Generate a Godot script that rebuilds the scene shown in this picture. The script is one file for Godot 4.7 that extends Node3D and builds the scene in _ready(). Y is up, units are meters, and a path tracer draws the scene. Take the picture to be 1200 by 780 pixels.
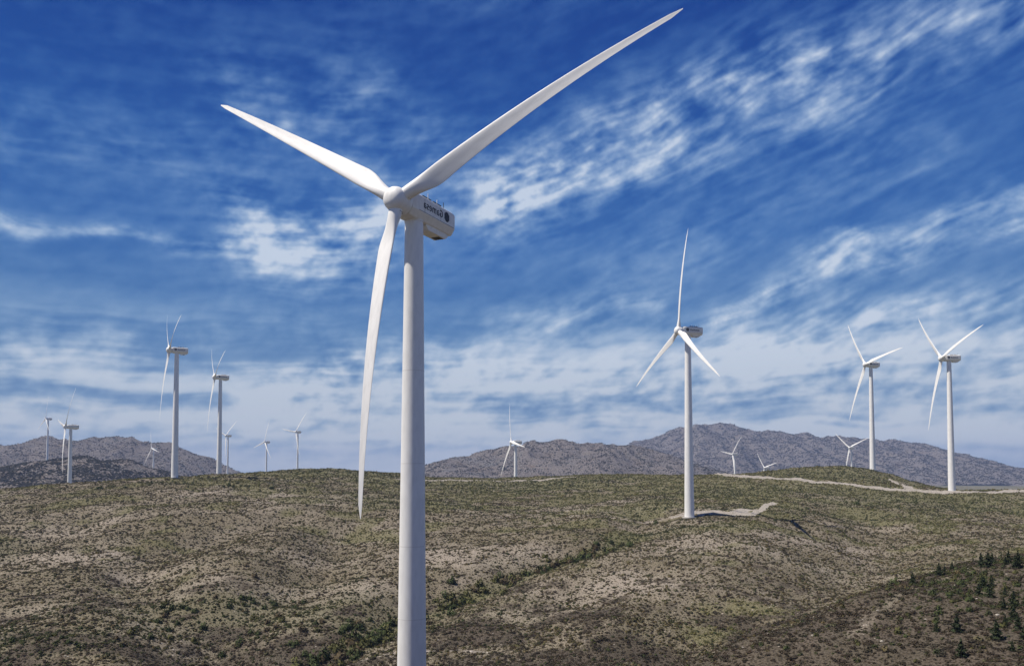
extends Node3D
# A wind farm on scrub-covered hills: x right, y up, -z away from the viewer, metres.

var rng := RandomNumberGenerator.new()
var noise_big := FastNoiseLite.new()
var noise_mid := FastNoiseLite.new()
var noise_fine := FastNoiseLite.new()
var used := {}

# ---------------------------------------------------------------- helpers
func numbered(called: String) -> String:
	if not used.has(called):
		used[called] = 0
		return called
	used[called] += 1
	return "%s_%03d" % [called, used[called]]

func tag(o: Node, label: String, category: String, group := "", kind := "") -> void:
	o.set_meta("label", label)
	if category: o.set_meta("category", category)
	if group: o.set_meta("group", group)
	if kind: o.set_meta("kind", kind)

func part(called: String, mesh: Mesh, m: Material, parent: Node) -> MeshInstance3D:
	var o := MeshInstance3D.new()
	o.name = called
	o.mesh = mesh
	o.material_override = m
	parent.add_child(o, true)
	return o

func setting(called: String, mesh: Mesh, m: Material, label: String) -> MeshInstance3D:
	var o := part(numbered(called), mesh, m, self)
	o.set_meta("kind", "structure")
	o.set_meta("label", label)
	return o

func arrays_mesh(v: PackedVector3Array, n: PackedVector3Array, ix: PackedInt32Array, c := PackedColorArray()) -> ArrayMesh:
	var a := []
	a.resize(Mesh.ARRAY_MAX)
	a[Mesh.ARRAY_VERTEX] = v
	a[Mesh.ARRAY_NORMAL] = n
	if c.size(): a[Mesh.ARRAY_COLOR] = c
	a[Mesh.ARRAY_INDEX] = ix
	var m := ArrayMesh.new()
	m.add_surface_from_arrays(Mesh.PRIMITIVE_TRIANGLES, a)
	return m

# rings of points joined into a skin, smooth, both ends closed when asked
func loft(rings: Array, cap0 := true, cap1 := true, flat := false) -> ArrayMesh:
	var st := SurfaceTool.new()
	st.begin(Mesh.PRIMITIVE_TRIANGLES)
	var k: int = rings[0].size()
	st.set_smooth_group(-1 if flat else 0)
	for i in rings.size() - 1:
		for j in k:
			var a: Vector3 = rings[i][j]
			var b: Vector3 = rings[i][(j + 1) % k]
			var c: Vector3 = rings[i + 1][(j + 1) % k]
			var d: Vector3 = rings[i + 1][j]
			for p in [a, b, c, a, c, d]: st.add_vertex(p)
	st.set_smooth_group(-1)
	for e in [[cap0, rings[0], false], [cap1, rings[-1], true]]:
		if not e[0]: continue
		var mid := Vector3.ZERO
		for p in e[1]: mid += p
		mid /= k
		for j in k:
			var a: Vector3 = e[1][j]
			var b: Vector3 = e[1][(j + 1) % k]
			for p in ([mid, a, b] if e[2] else [mid, b, a]): st.add_vertex(p)
	st.generate_normals()
	return st.commit()

func box(s: Vector3) -> BoxMesh:
	var b := BoxMesh.new()
	b.size = s
	return b

func rod(r: float, h: float) -> CylinderMesh:
	var c := CylinderMesh.new()
	c.top_radius = r
	c.bottom_radius = r
	c.height = h
	c.radial_segments = 10
	c.rings = 1
	return c

func noise_texture(freq: float, seed_: int, colors: Array, stops: Array, size := 1024, octaves := 5, kind := FastNoiseLite.TYPE_SIMPLEX_SMOOTH) -> NoiseTexture2D:
	var n := FastNoiseLite.new()
	n.noise_type = kind
	n.frequency = freq
	n.seed = seed_
	n.fractal_octaves = octaves
	var t := NoiseTexture2D.new()
	t.width = size
	t.height = size
	t.seamless = true
	t.noise = n
	var g := Gradient.new()
	g.offsets = PackedFloat32Array(stops)
	g.colors = PackedColorArray(colors)
	t.color_ramp = g
	return t

func grey(v: float) -> Color:
	return Color(v, v, v)

func paint(c: Color, rough := 0.5) -> StandardMaterial3D:
	var m := StandardMaterial3D.new()
	m.albedo_color = c.linear_to_srgb()
	m.roughness = rough
	return m

func earth(c: Color, tex: Texture2D, scale: float, rough := 0.95) -> StandardMaterial3D:
	var m := paint(c, rough)
	m.vertex_color_use_as_albedo = true
	m.albedo_texture = tex
	m.uv1_triplanar = true
	m.uv1_world_triplanar = true
	m.uv1_scale = Vector3.ONE * scale
	m.metallic_specular = 0.2
	return m

# ---------------------------------------------------------------- the lie of the land
# surveyed spot heights: x, y, z
const SPOTS := [-491.7, -10.4, -520.0, -398.9, -10.4, -520.0, -315.2, -8.9, -500.0, -273.3, -5.8, -500.0, -204.5, -2.1, -490.0, -188.1, -0.8, -520.0, -176.7, 1.2, -560.0, -157.8, 3.2, -600.0, -117.4, 2.6, -620.0, -67.3, -2.7, -640.0, 2.8, -4.2, -660.0, 67.3, -0.7, -640.0, 123.9, -0.7, -620.0, 170.4, 0.0, -600.0, 208.3, 4.4, -600.0, 260.3, 3.7, -585.0, 263.9, -8.5, -540.0, 263.0, -9.2, -485.0, 315.2, -8.9, -500.0, 409.8, -8.7, -520.0, 491.8, -8.7, -520.0, 74.4, -16.8, -341.0, 57.3, -16.8, -341.0, 94.1, -17.0, -345.0, -302.1, -20.4, -360.0, -226.6, -20.4, -360.0, -191.5, -16.8, -365.0, -149.0, -16.4, -355.0, -122.8, -13.9, -390.0, -81.9, -16.0, -390.0, -39.9, -17.5, -380.0, 0.0, -18.5, -400.0, 39.9, -17.5, -380.0, 150.7, -14.6, -410.0, 209.9, -18.5, -400.0, 251.9, -19.3, -400.0, 335.8, -19.3, -400.0, -107.0, 0.0, -565.0, -59.9, -5.4, -570.0, 2.4, -6.7, -580.0, -175.9, -27.5, -280.0, -145.8, -27.0, -290.0, -119.3, -28.5, -262.0, -116.4, -26.5, -285.0, -94.3, -26.4, -300.0, -44.8, -28.0, -285.0, -15.7, -26.4, -300.0, 30.4, -22.5, -290.0, 73.3, -24.6, -280.0, 125.7, -26.4, -300.0, 178.7, -24.0, -310.0, -137.9, -33.1, -220.0, -104.4, -33.4, -222.0, -70.5, -33.8, -225.0, -37.7, -35.4, -190.0, -28.6, -34.3, -228.0, 0.0, -29.5, -252.0, 4.7, -34.0, -226.0, 28.1, -33.7, -224.0, 56.2, -32.3, -215.0, 82.3, -31.5, -225.0, -183.9, -33.1, -220.0, -137.4, -38.4, -165.0, -103.1, -38.4, -165.0, -68.7, -38.4, -165.0, -34.6, -38.7, -166.0, 0.0, -39.1, -168.0, 24.0, -38.4, -165.0, 100.5, -15.7, -160.0, 85.4, -18.4, -157.0, 70.4, -21.4, -153.0, 54.1, -25.6, -148.0, 40.0, -29.4, -142.0, 65.6, -24.5, -105.0, 52.4, -27.2, -112.0, 81.5, -19.5, -130.0, 117.9, -13.2, -150.0, -13.9, -40.6, -114.2, 45.0, -38.0, -150.0, -80.0, -40.0, -120.0, -180.0, -38.0, -110.0, 120.0, -27.5, -205.0, 150.0, -24.5, -215.0, 180.0, -21.0, -225.0, 0.0, -1.7, 0.0, 0.0, -15.0, -40.0, 0.0, -30.0, -75.0, -60.0, -18.0, -40.0, 60.0, -15.0, -40.0, -150.0, -12.0, -20.0, 150.0, -6.0, -30.0, 0.0, 2.0, 60.0, -200.0, 0.0, 60.0, 200.0, 4.0, 60.0, 130.0, -14.0, -70.0, -719.3, -28.0, -760.0, -851.8, -43.0, -900.0, -479.5, -28.0, -760.0, -567.9, -43.0, -900.0, -319.7, -28.0, -760.0, -378.6, -43.0, -900.0, -199.8, -28.0, -760.0, -236.6, -43.0, -900.0, -79.9, -28.0, -760.0, -94.6, -43.0, -900.0, 3.2, -28.0, -760.0, 3.8, -43.0, -900.0, 79.9, -28.0, -760.0, 94.6, -43.0, -900.0, 159.8, -28.0, -760.0, 189.3, -43.0, -900.0, 263.7, -28.0, -760.0, 312.3, -43.0, -900.0, 399.6, -28.0, -760.0, 473.2, -43.0, -900.0, 479.5, -28.0, -760.0, 567.9, -43.0, -900.0, 719.3, -28.0, -760.0, 851.8, -43.0, -900.0, 278.0, -13.0, -545.0, 306.6, -15.0, -550.0, 359.7, -15.0, -570.0, 465.3, -15.0, -590.0, -372.3, -16.0, -590.0, -311.1, -11.0, -580.0, -256.2, -8.0, -580.0, -473.2, -18.0, -600.0, -75.7, -24.0, -720.0, 3.1, -24.0, -740.0]
const L := 100.0
const CELL := 10.0
const GX := 132
const GZ := 108
const GX0 := -660.0
const GZ0 := -940.0
var coarse := PackedFloat32Array()

func phi(r2: float) -> float:
	return 0.5 * r2 * log(r2) if r2 > 1e-12 else 0.0

# thin plate through the spot heights, kept on a coarse grid
func survey() -> void:
	var n := SPOTS.size() / 3
	var m := n + 3
	var a := []
	for i in m:
		var row := PackedFloat64Array()
		row.resize(m + 1)
		a.append(row)
	for i in n:
		var xi: float = SPOTS[3 * i] / L
		var zi: float = SPOTS[3 * i + 2] / L
		for j in n:
			var dx: float = xi - SPOTS[3 * j] / L
			var dz: float = zi - SPOTS[3 * j + 2] / L
			a[i][j] = phi(dx * dx + dz * dz) + (0.002 if i == j else 0.0)
		a[i][n] = 1.0
		a[i][n + 1] = xi
		a[i][n + 2] = zi
		a[n][i] = 1.0
		a[n + 1][i] = xi
		a[n + 2][i] = zi
		a[i][m] = SPOTS[3 * i + 1]
	for c in m:
		var best := c
		for r in range(c + 1, m):
			if absf(a[r][c]) > absf(a[best][c]): best = r
		var t = a[c]
		a[c] = a[best]
		a[best] = t
		var p: PackedFloat64Array = a[c]
		for r in range(c + 1, m):
			var q: PackedFloat64Array = a[r]
			var f := q[c] / p[c]
			if f == 0.0: continue
			for k in range(c, m + 1): q[k] -= f * p[k]
			a[r] = q
	var w := PackedFloat64Array()
	w.resize(m)
	for c in range(m - 1, -1, -1):
		var s: float = a[c][m]
		for k in range(c + 1, m): s -= a[c][k] * w[k]
		w[c] = s / a[c][c]
	var sx := PackedFloat64Array()
	var sz := PackedFloat64Array()
	for i in n:
		sx.append(SPOTS[3 * i] / L)
		sz.append(SPOTS[3 * i + 2] / L)
	coarse.resize((GX + 1) * (GZ + 1))
	for j in GZ + 1:
		for i in GX + 1:
			var x := (GX0 + i * CELL) / L
			var z := (GZ0 + j * CELL) / L
			var s: float = w[n] + w[n + 1] * x + w[n + 2] * z
			for k in n:
				var dx := x - sx[k]
				var dz := z - sz[k]
				var r2 := dx * dx + dz * dz
				if r2 > 1e-12: s += w[k] * 0.5 * r2 * log(r2)
			coarse[j * (GX + 1) + i] = s

func cub(a: float, b: float, c: float, d: float, t: float) -> float:
	return b + 0.5 * t * (c - a + t * (2.0 * a - 5.0 * b + 4.0 * c - d + t * (3.0 * (b - c) + d - a)))

func lie(x: float, z: float) -> float:
	var fx := clampf((x - GX0) / CELL, 1.0, GX - 2.001)
	var fz := clampf((z - GZ0) / CELL, 1.0, GZ - 2.001)
	var i := int(fx)
	var j := int(fz)
	var t := fx - i
	var o := (j - 1) * (GX + 1) + i - 1
	var v := []
	for k in 4:
		v.append(cub(coarse[o], coarse[o + 1], coarse[o + 2], coarse[o + 3], t))
		o += GX + 1
	var h := cub(v[0], v[1], v[2], v[3], fz - j)
	var out := maxf(maxf(absf(x) - 640.0, -900.0 - z), z - 110.0)
	if out > 0.0:
		var far := -46.0 + 9.0 * noise_big.get_noise_2d(x * 0.12, z * 0.12) + (55.0 * smoothstep(100.0, 600.0, z))
		h = lerpf(h, far, smoothstep(0.0, 500.0, out))
	return h

# the ground as built: the lie of the land with hummocks and rills
func height(x: float, z: float) -> float:
	var d := Vector2(x, z).length()
	var k := smoothstep(30.0, 120.0, d)
	var y := lie(x, z) + k * (1.5 * noise_mid.get_noise_2d(x, z) + 0.35 * noise_fine.get_noise_2d(x, z))
	if z < -140.0 and z > -430.0 and absf(x) < 260.0:
		for e in FOLDS:
			var q := along(e[2], x, z) / e[1] as float
			if q < 3.0: y -= e[0] * exp(-q * q)
	return y

# side valleys worn into the slope: depth, half width, course
const FOLDS := [
	[4.5, 13.0, [[-52, -160], [-38, -182], [-33, -198], [-24, -225], [-10, -244], [5, -262], [23, -279], [37, -292], [52, -325], [60, -370]]],
	[4.5, 13.0, [[-60, -170], [-84, -200], [-103, -236], [-115, -254], [-123, -272], [-124, -292], [-112, -318], [-96, -350]]],
	[3.5, 12.0, [[-64, -180], [-66, -214], [-62, -240], [-60, -275], [-72, -330]]],
	[3.5, 15.0, [[40, -172], [74, -205], [100, -240], [128, -280], [150, -330], [158, -380]]],
	[-2.5, 16.0, [[20, -190], [48, -228], [74, -270], [92, -310]]],
	[-3.0, 18.0, [[-92, -190], [-94, -230], [-90, -290], [-100, -370]]],
	[3.0, 14.0, [[-140, -180], [-160, -230], [-178, -290], [-186, -350]]],
]

const STEP := 2.5
const CX := 288
const CZ := 304
const CX0 := -360.0
const CZ0 := -710.0
var xs := PackedFloat64Array()
var zs := PackedFloat64Array()
var ix0 := 0
var iz0 := 0
var ground_h := PackedFloat32Array()
var cleared := PackedByteArray()      # 1 m cells where tracks and pads keep the scrub away

func clear_at(x: float, z: float) -> bool:
	var i := int(x + 360.0)
	var j := int(z + 710.0)
	return i >= 0 and j >= 0 and i < 720 and j < 760 and cleared[j * 720 + i] > 0


func ground_y(x: float, z: float) -> float:   # on the triangles of the sheet itself
	var fx := (x - CX0) / STEP
	var fz := (z - CZ0) / STEP
	if fx < 0.0 or fz < 0.0 or fx >= CX or fz >= CZ:
		return height(x, z)
	var i := int(fx)
	var j := int(fz)
	var s := fx - i
	var t := fz - j
	var o := (j + iz0) * xs.size() + i + ix0
	var w := xs.size()
	var h00 := ground_h[o]
	var h10 := ground_h[o + 1]
	var h01 := ground_h[o + w]
	var h11 := ground_h[o + w + 1]
	if s + t <= 1.0:
		return h00 + s * (h10 - h00) + t * (h01 - h00)
	return h11 + (1.0 - s) * (h01 - h11) + (1.0 - t) * (h10 - h11)

func axis(a0: float, a1: float, step: float, lo: float, hi: float) -> PackedFloat64Array:
	var left := []
	var x := a0
	var s := step
	while x > lo:
		s *= 1.09
		x -= s
		left.push_front(x)
	var r := PackedFloat64Array(left)
	var n := int(round((a1 - a0) / step))
	for i in n + 1: r.append(a0 + i * step)
	x = a1
	s = step
	while x < hi:
		s *= 1.09
		x += s
		r.append(x)
	return r

# ---------------------------------------------------------------- where scrub, bare soil and green patches lie
# bare pale patches: x, z, half width across, half depth
const BARE := [[-21, -283, 26, 13], [-115, -262, 9, 12], [-131, -416, 34, 22], [-42, -238, 14, 8], [24, -232, 24, 10], [70, -269, 24, 11], [4, -211, 15, 7], [-159, -282, 24, 14], [-107, -205, 16, 7], [108, -294, 30, 12], [-88, -232, 9, 6], [30, -395, 40, 20], [75, -143, 7, 4], [-205, -330, 30, 20], [60, -360, 30, 10], [-60, -330, 22, 12]]
# greener patches
const GREEN := [[-190, -300, 16, 12], [-60, -420, 45, 22], [140, -460, 60, 30], [200, -430, 70, 30], [120, -380, 50, 18], [-65, -212, 30, 22], [-100, -178, 30, 9], [60, -310, 26, 10], [20, -560, 60, 40], [-110, -570, 60, 40], [86, -140, 14, 16], [230, -560, 40, 30]]
const GULLY := [[-46, -172], [-38, -182], [-33, -198], [-24, -225], [-10, -244], [5, -262], [23, -279], [37, -292], [50, -318]]

const RILLS := [[[-116, -304], [-123, -286], [-123, -270], [-115, -253], [-106, -236]], [[80, -150], [74, -146], [66, -138], [58, -132], [52, -124]], [[88, -146], [80, -138], [70, -130]]]

func patch(list: Array, x: float, z: float) -> float:
	var s := 0.0
	for e in list:
		var dx: float = (x - e[0]) / e[2]
		var dz: float = (z - e[1]) / e[3]
		var q := dx * dx + dz * dz
		if q < 4.0: s = maxf(s, 1.0 - 0.5 * sqrt(q))
	return s

func along(line: Array, x: float, z: float) -> float:
	var p := Vector2(x, z)
	var best := 1e9
	for i in line.size() - 1:
		var a := Vector2(line[i][0], line[i][1])
		var b := Vector2(line[i + 1][0], line[i + 1][1])
		best = minf(best, p.distance_squared_to(Geometry2D.get_closest_point_to_segment(p, a, b)))
	return sqrt(best)

# the valley floor and the spur carry thick brown heath that frays out uphill into islands; its darkness also paints in shade on the low ground
func heath_and_shade(x: float, z: float) -> float:
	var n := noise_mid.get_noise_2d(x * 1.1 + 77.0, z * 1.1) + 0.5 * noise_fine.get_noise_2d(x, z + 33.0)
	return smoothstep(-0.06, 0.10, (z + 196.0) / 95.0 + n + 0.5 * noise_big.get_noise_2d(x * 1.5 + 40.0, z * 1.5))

# olive grass on the crest and the knoll, in drifts
func grassy(x: float, z: float) -> float:
	var n := noise_mid.get_noise_2d(x * 0.9 - 200.0, z * 0.9) + noise_big.get_noise_2d(x * 1.8 + 500.0, z * 2.5)
	return smoothstep(0.0, 0.35, (-z - 400.0) / 260.0 + n * 1.1 + 0.3 * smoothstep(-40.0, 120.0, x))

# how bare (0 to 1) and how green (0 to 1) the ground is at a place
func cover(x: float, z: float) -> Vector2:
	var n := noise_mid.get_noise_2d(x * 0.8 + 300.0, z * 0.8)
	var n2 := noise_big.get_noise_2d(x * 1.6, z * 2.6 - 700.0)
	var bare := clampf(0.30 + 0.6 * n + 0.5 * n2 + 0.75 * patch(BARE, x, z) - 0.25, 0.0, 1.0)
	var green := clampf(0.22 - 0.5 * n2 + 0.3 * n + 1.0 * patch(GREEN, x, z) - 0.3, 0.0, 1.0)
	var g := along(GULLY, x, z) if absf(x) < 80.0 and z > -340.0 and z < -150.0 else 99.0
	var in_gully := 1.0 - smoothstep(2.0, 8.0, g + 3.0 * n)
	bare = lerpf(bare, 0.0, in_gully) * (1.0 - 0.85 * heath_and_shade(x, z))
	if z > -310.0 and z < -110.0:      # washed-out rills show the pale subsoil
		for e in RILLS:
			bare = maxf(bare, 0.7 - 0.7 * smoothstep(0.2, 1.5, along(e, x, z) + 2.2 * absf(n)))
	green = lerpf(green, 1.0, in_gully)
	return Vector2(bare, green)

# ---------------------------------------------------------------- sky: clear air and cirrus, the same all round
# streaks of cirrus: width in degrees, strength, then azimuth and elevation of the points
const STREAKS := [
	[2.4, 0.74, [-0.6, 19.2], [6.0, 22.3], [11.9, 24.4], [20.2, 25.9], [31.4, 26.7], [44, 27]],
	[2.6, 0.42, [0.0, 18.4], [9.6, 20.8], [17.5, 23.2], [22.8, 23.9]],
	[2.5, 0.8, [-18.6, 15.4], [-14.2, 14.6], [-9.6, 16.0]],
	[2.2, 0.55, [-17.5, 16.5], [-2.4, 18.9]],
	[2.4, 0.42, [-19.2, 24.4], [-15.3, 23.4], [-10.7, 25.7]],
	[2.2, 0.40, [-10.7, 21.2], [-6.0, 22.5], [1, 20.5]],
	[1.3, 0.9, [15.3, 11.3], [21.8, 13.5], [26.8, 14.8], [32.3, 15.9], [44, 17]],
	[0.4, 0.40, [21.5, 15.5], [24.9, 15.0]],
	[0.7, 0.62, [-44, 14.3], [-34.8, 14.5], [-26.8, 15.0], [-20.2, 15.1]],
	[1.0, 0.60, [-44, 6.6], [-34.8, 6.9], [-29.6, 7.5], [-25.8, 8.1]],
	[0.7, 0.30, [-21.3, 9.0], [-11.9, 10.0]],
	[2.0, 1.0, [-17.5, 4.1], [-7.2, 6.9], [6.0, 6.3], [17.5, 6.6], [34.4, 6.5], [45, 6.3]],
	[1.8, 0.62, [-7.2, 2.2], [6.0, 3.4], [22.8, 3.7], [34.4, 3.8], [45, 3.5]],
	[1.2, 0.55, [-1.2, 10.2], [3.6, 10.8], [9.6, 11.2]],
	[1.5, 0.75, [14.7, 8.5], [22.8, 10.0], [34.4, 10.1], [45, 10.3]],
	[1.0, 0.50, [-18.1, 4.3], [-10.7, 7.7]],
	[1.8, 0.62, [-45, 2.5], [-34.8, 2.8], [-25.3, 3.6], [-11.9, 2.4]],
	[3.0, 0.35, [-30, 38], [0, 34], [30, 40]], [4.0, 0.35, [-20, 52], [25, 47]], [5.0, 0.3, [-30, 66], [10, 62]],
	[2.0, 0.25, [-36, 19], [-25, 20.5], [-19, 19.5]], [2.0, 0.22, [8, 13.5], [16, 17], [28, 20]],
]
const TILE := 1024

func ramp(stops: Array, v: float) -> Vector3:
	for i in stops.size() - 1:
		if v <= stops[i + 1][0]:
			var t: float = (v - stops[i][0]) / (stops[i + 1][0] - stops[i][0])
			return (stops[i][1] as Vector3).lerp(stops[i + 1][1], clampf(t, 0, 1))
	return stops[-1][1]

func make_sky() -> ImageTexture:
	# the streaks, drawn small
	var mw := 360
	var mh := 360
	var mask := PackedFloat32Array()
	mask.resize(mw * mh)
	for j in mh:
		var el := (j + 0.5) / mh * 90.0
		for s in STREAKS:
			var lo := 90.0
			var hi := 0.0
			for k in range(2, s.size()):
				lo = minf(lo, s[k][1])
				hi = maxf(hi, s[k][1])
			if el < lo - 2.5 * s[0] or el > hi + 2.5 * s[0]: continue
			for i in mw:
				var az := (i + 0.5) / mw * 90.0 - 45.0
				var best := 1e9
				for k in range(2, s.size() - 1):
					var a := Vector2(s[k][0], s[k][1])
					var b := Vector2(s[k + 1][0], s[k + 1][1])
					var q := Vector2(az, el)
					best = minf(best, q.distance_squared_to(Geometry2D.get_closest_point_to_segment(q, a, b)))
				mask[j * mw + i] += s[1] * exp(-best / (s[0] * s[0]))
	var fib := FastNoiseLite.new()
	fib.seed = 11
	fib.frequency = 1.0
	fib.fractal_octaves = 5
	fib.fractal_gain = 0.55
	var warp := FastNoiseLite.new()
	warp.seed = 5
	warp.frequency = 1.0
	warp.fractal_octaves = 2
	var fine := FastNoiseLite.new()
	fine.seed = 41
	fine.frequency = 1.0
	fine.fractal_octaves = 5
	fine.fractal_gain = 0.6
	var puff := FastNoiseLite.new()
	puff.seed = 23
	puff.frequency = 1.0
	puff.fractal_octaves = 6
	puff.fractal_gain = 0.55
	var air := [[0.0, Vector3(142, 160, 182)], [2.0, Vector3(116, 144, 174)], [5.0, Vector3(86, 122, 164)], [10.0, Vector3(64, 108, 160)], [16.0, Vector3(42, 91, 156)], [22.0, Vector3(26, 75, 146)], [30.0, Vector3(13, 57, 130)], [45.0, Vector3(12, 50, 118)], [90.0, Vector3(12, 48, 112)]]
	var air_of := []
	for j in TILE: air_of.append(ramp(air, 90.0 - (j + 0.5) / TILE * 90.0))
	var bytes := PackedByteArray()
	bytes.resize(TILE * TILE * 3)
	var o := 0
	for j in TILE:
		var el := 90.0 - (j + 0.5) / TILE * 90.0
		var base: Vector3 = air_of[j]
		var squeeze := maxf(cos(deg_to_rad(el)), 0.15)
		var tint := Vector3(198, 206, 218).lerp(Vector3(196, 201, 207), 1.0 - smoothstep(2.0, 12.0, el))
		var low := 1.0 - smoothstep(3.0, 13.0, el)
		for i in TILE:
			var az := ((i + 0.5) / TILE * 90.0 - 45.0)
			var a := az * squeeze
			var w1 := warp.get_noise_2d(a * 0.11, el * 0.16)
			var w2 := warp.get_noise_2d(a * 0.11 + 50.0, el * 0.16 + 9.0)
			# level streaks low down and on the left, slanting ones high up on the right
			var slant := smoothstep(-16.0, 10.0, az + 4.0 * w1) * smoothstep(4.0, 12.0, el + 2.0 * w2)
			var f1 := 0.0
			var f2 := 0.0
			var f3 := 0.0
			var uu := a + 1.3 * w1
			var vv := el + 0.4 * w2
			if slant < 1.0:
				f1 += (1.0 - slant) * fib.get_noise_2d(uu * 0.04, (vv - 0.06 * a) * 0.34)
				f2 += (1.0 - slant) * puff.get_noise_2d(uu * 0.15 + 40.0, vv * (0.22 + 0.25 * low))
				f3 += (1.0 - slant) * fine.get_noise_2d(uu * 0.09, (vv - 0.04 * a) * 1.25)
			if slant > 0.0:
				var u := uu * 0.93 + vv * 0.37
				var v := -uu * 0.37 + vv * 0.93
				f1 += slant * fib.get_noise_2d(u * 0.04 + 9.0, v * 0.34)
				f2 += slant * puff.get_noise_2d(u * 0.15 + 70.0, v * 0.22)
				f3 += slant * fine.get_noise_2d(u * 0.09, v * 1.25)
			var mi := clampi(int((az + 1.6 * w1 + 45.0) / 90.0 * mw), 0, mw - 1)
			var mj := clampi(int((el + 1.1 * w2 + 0.5 * f1) / 90.0 * mh), 0, mh - 1)
			var s := mask[mj * mw + mi]
			# feathering finer than the streaks
			var f4 := puff.get_noise_2d((a * 0.94 + el * 0.34) * 0.42, (el * 0.94 - a * 0.34) * 0.8 + 90.0)
			# long level bands low in the sky
			var band := fib.get_noise_2d(uu * 0.016 + 3.0, vv * 0.36) + 0.2 * f3 + 0.15 * f2 + 0.12 * f4
			var bands := (1.0 - smoothstep(7.0, 12.0, el)) * smoothstep(-0.28, 0.38, band) * 0.78
			var d := bands * (1.0 - minf(s, 1.0) * 0.6) + s * maxf(0.0, 0.52 + 0.25 * f1 + 0.70 * f2 + 0.42 * f3 + 0.42 * f4) + maxf(0.0, 0.07 + 0.12 * (1.0 - smoothstep(10.0, 24.0, el)) + 0.20 * f1 + 0.13 * f2 + 0.07 * f3 + 0.14 * f4) * 0.7
			d = clampf(d, 0.0, 1.0)
			d = d * lerpf(0.95 + 0.1 * d, 1.3 - 0.35 * d, 1.0 - smoothstep(5.0, 12.0, el)) * 0.9
			d = minf(d, 0.9)
			bytes[o] = clampi(int(base.x + (tint.x - base.x) * d), 0, 255)
			bytes[o + 1] = clampi(int(base.y + (tint.y - base.y) * d), 0, 255)
			bytes[o + 2] = clampi(int(base.z + (tint.z - base.z) * d), 0, 255)
			o += 3
	var tile := Image.create_from_data(TILE, TILE, false, Image.FORMAT_RGB8, bytes)
	var turned: Image = tile.duplicate()
	turned.flip_x()
	var all := Image.create(4 * TILE, 2 * TILE, false, Image.FORMAT_RGB8)
	all.fill(Color8(150, 150, 146))
	var r := Rect2i(0, 0, TILE, TILE)
	# straight ahead lies in the middle of the picture; each quarter mirrors its neighbour
	var half := TILE / 2
	for k in 5:
		all.blit_rect(tile if k % 2 == 0 else turned, r, Vector2i(k * TILE - half, 0))
	return ImageTexture.create_from_image(all)

# ---------------------------------------------------------------- wind turbines
const R := 43.5
const OVERHANG := 4.3
var white: StandardMaterial3D
var cream: StandardMaterial3D
var dark: StandardMaterial3D
var seam_grey: StandardMaterial3D
var joint: StandardMaterial3D
var concrete: StandardMaterial3D
var print_ink: StandardMaterial3D
var blade_mesh := {}
var spinner_mesh: Mesh
var nacelle_mesh := {}

# span along +y, trailing edge towards side * x, suction side downwind, bowed upwind by bow metres at mid span
func blade(side: float, bow: float, fine: bool) -> Mesh:
	var rings := []
	var ns := 40 if fine else 20
	var na := 28 if fine else 14
	for i in ns + 1:
		var s := float(i) / ns
		s = s * s * (0.35 + 0.65 * s) * 0.4 + s * 0.6
		var y := 1.15 + s * (R - 1.15)
		var body := smoothstep(0.0, 0.13, s)
		var chord := lerpf(1.9, 2.85, sin(minf(s / 0.15, 1.0) * PI * 0.5))
		if s > 0.15: chord = lerpf(2.85, 0.55, pow((s - 0.15) / 0.85, 0.86))
		if s > 0.955: chord *= sqrt(maxf(0.0, 1.0 - pow((s - 0.955) / 0.046, 2.0))) * 0.97 + 0.03
		var thick := lerpf(0.34, 0.15, smoothstep(0.12, 0.7, s)) * chord
		var twist := -deg_to_rad(13.0 * pow(1.0 - s, 2.0) + 4.0)
		var z0 := 4.0 * bow * s * (1.0 - s)
		var ring := PackedVector3Array()
		for k in na:
			var p := TAU * k / na
			var round_x := 0.93 * cos(p)
			var round_z := 0.93 * sin(p)
			var t := 0.5 + 0.5 * cos(p)          # 0 at the leading edge, 1 at the trailing edge
			var half := 2.6 * thick * (0.2969 * sqrt(t) - 0.126 * t - 0.3516 * t * t + 0.2843 * t * t * t - 0.1015 * t * t * t * t) * 1.9
			var wing_x := (t - 0.30) * chord
			var wing_z := half * (1.0 if sin(p) > 0.0 else -1.0) * 0.5 - 0.03 * chord * sin(PI * t)
			if absf(sin(p)) < 1e-4: wing_z = -0.03 * chord * sin(PI * t)
			var x := lerpf(round_x, wing_x, body)
			var z := lerpf(round_z, wing_z, body)
			var q := Vector2(x, z).rotated(twist)
			ring.append(Vector3(q.x * side, y, q.y + z0))
		if side < 0.0: ring.reverse()
		rings.append(ring)
	return loft(rings)

func lathe_z(profile: Array, k := 28) -> Mesh:
	var rings := []
	for e in profile:
		var ring := PackedVector3Array()
		for j in k:
			var p := TAU * j / k
			ring.append(Vector3(e[1] * sin(p), e[1] * cos(p), e[0]))
		rings.append(ring)
	return loft(rings)

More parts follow.
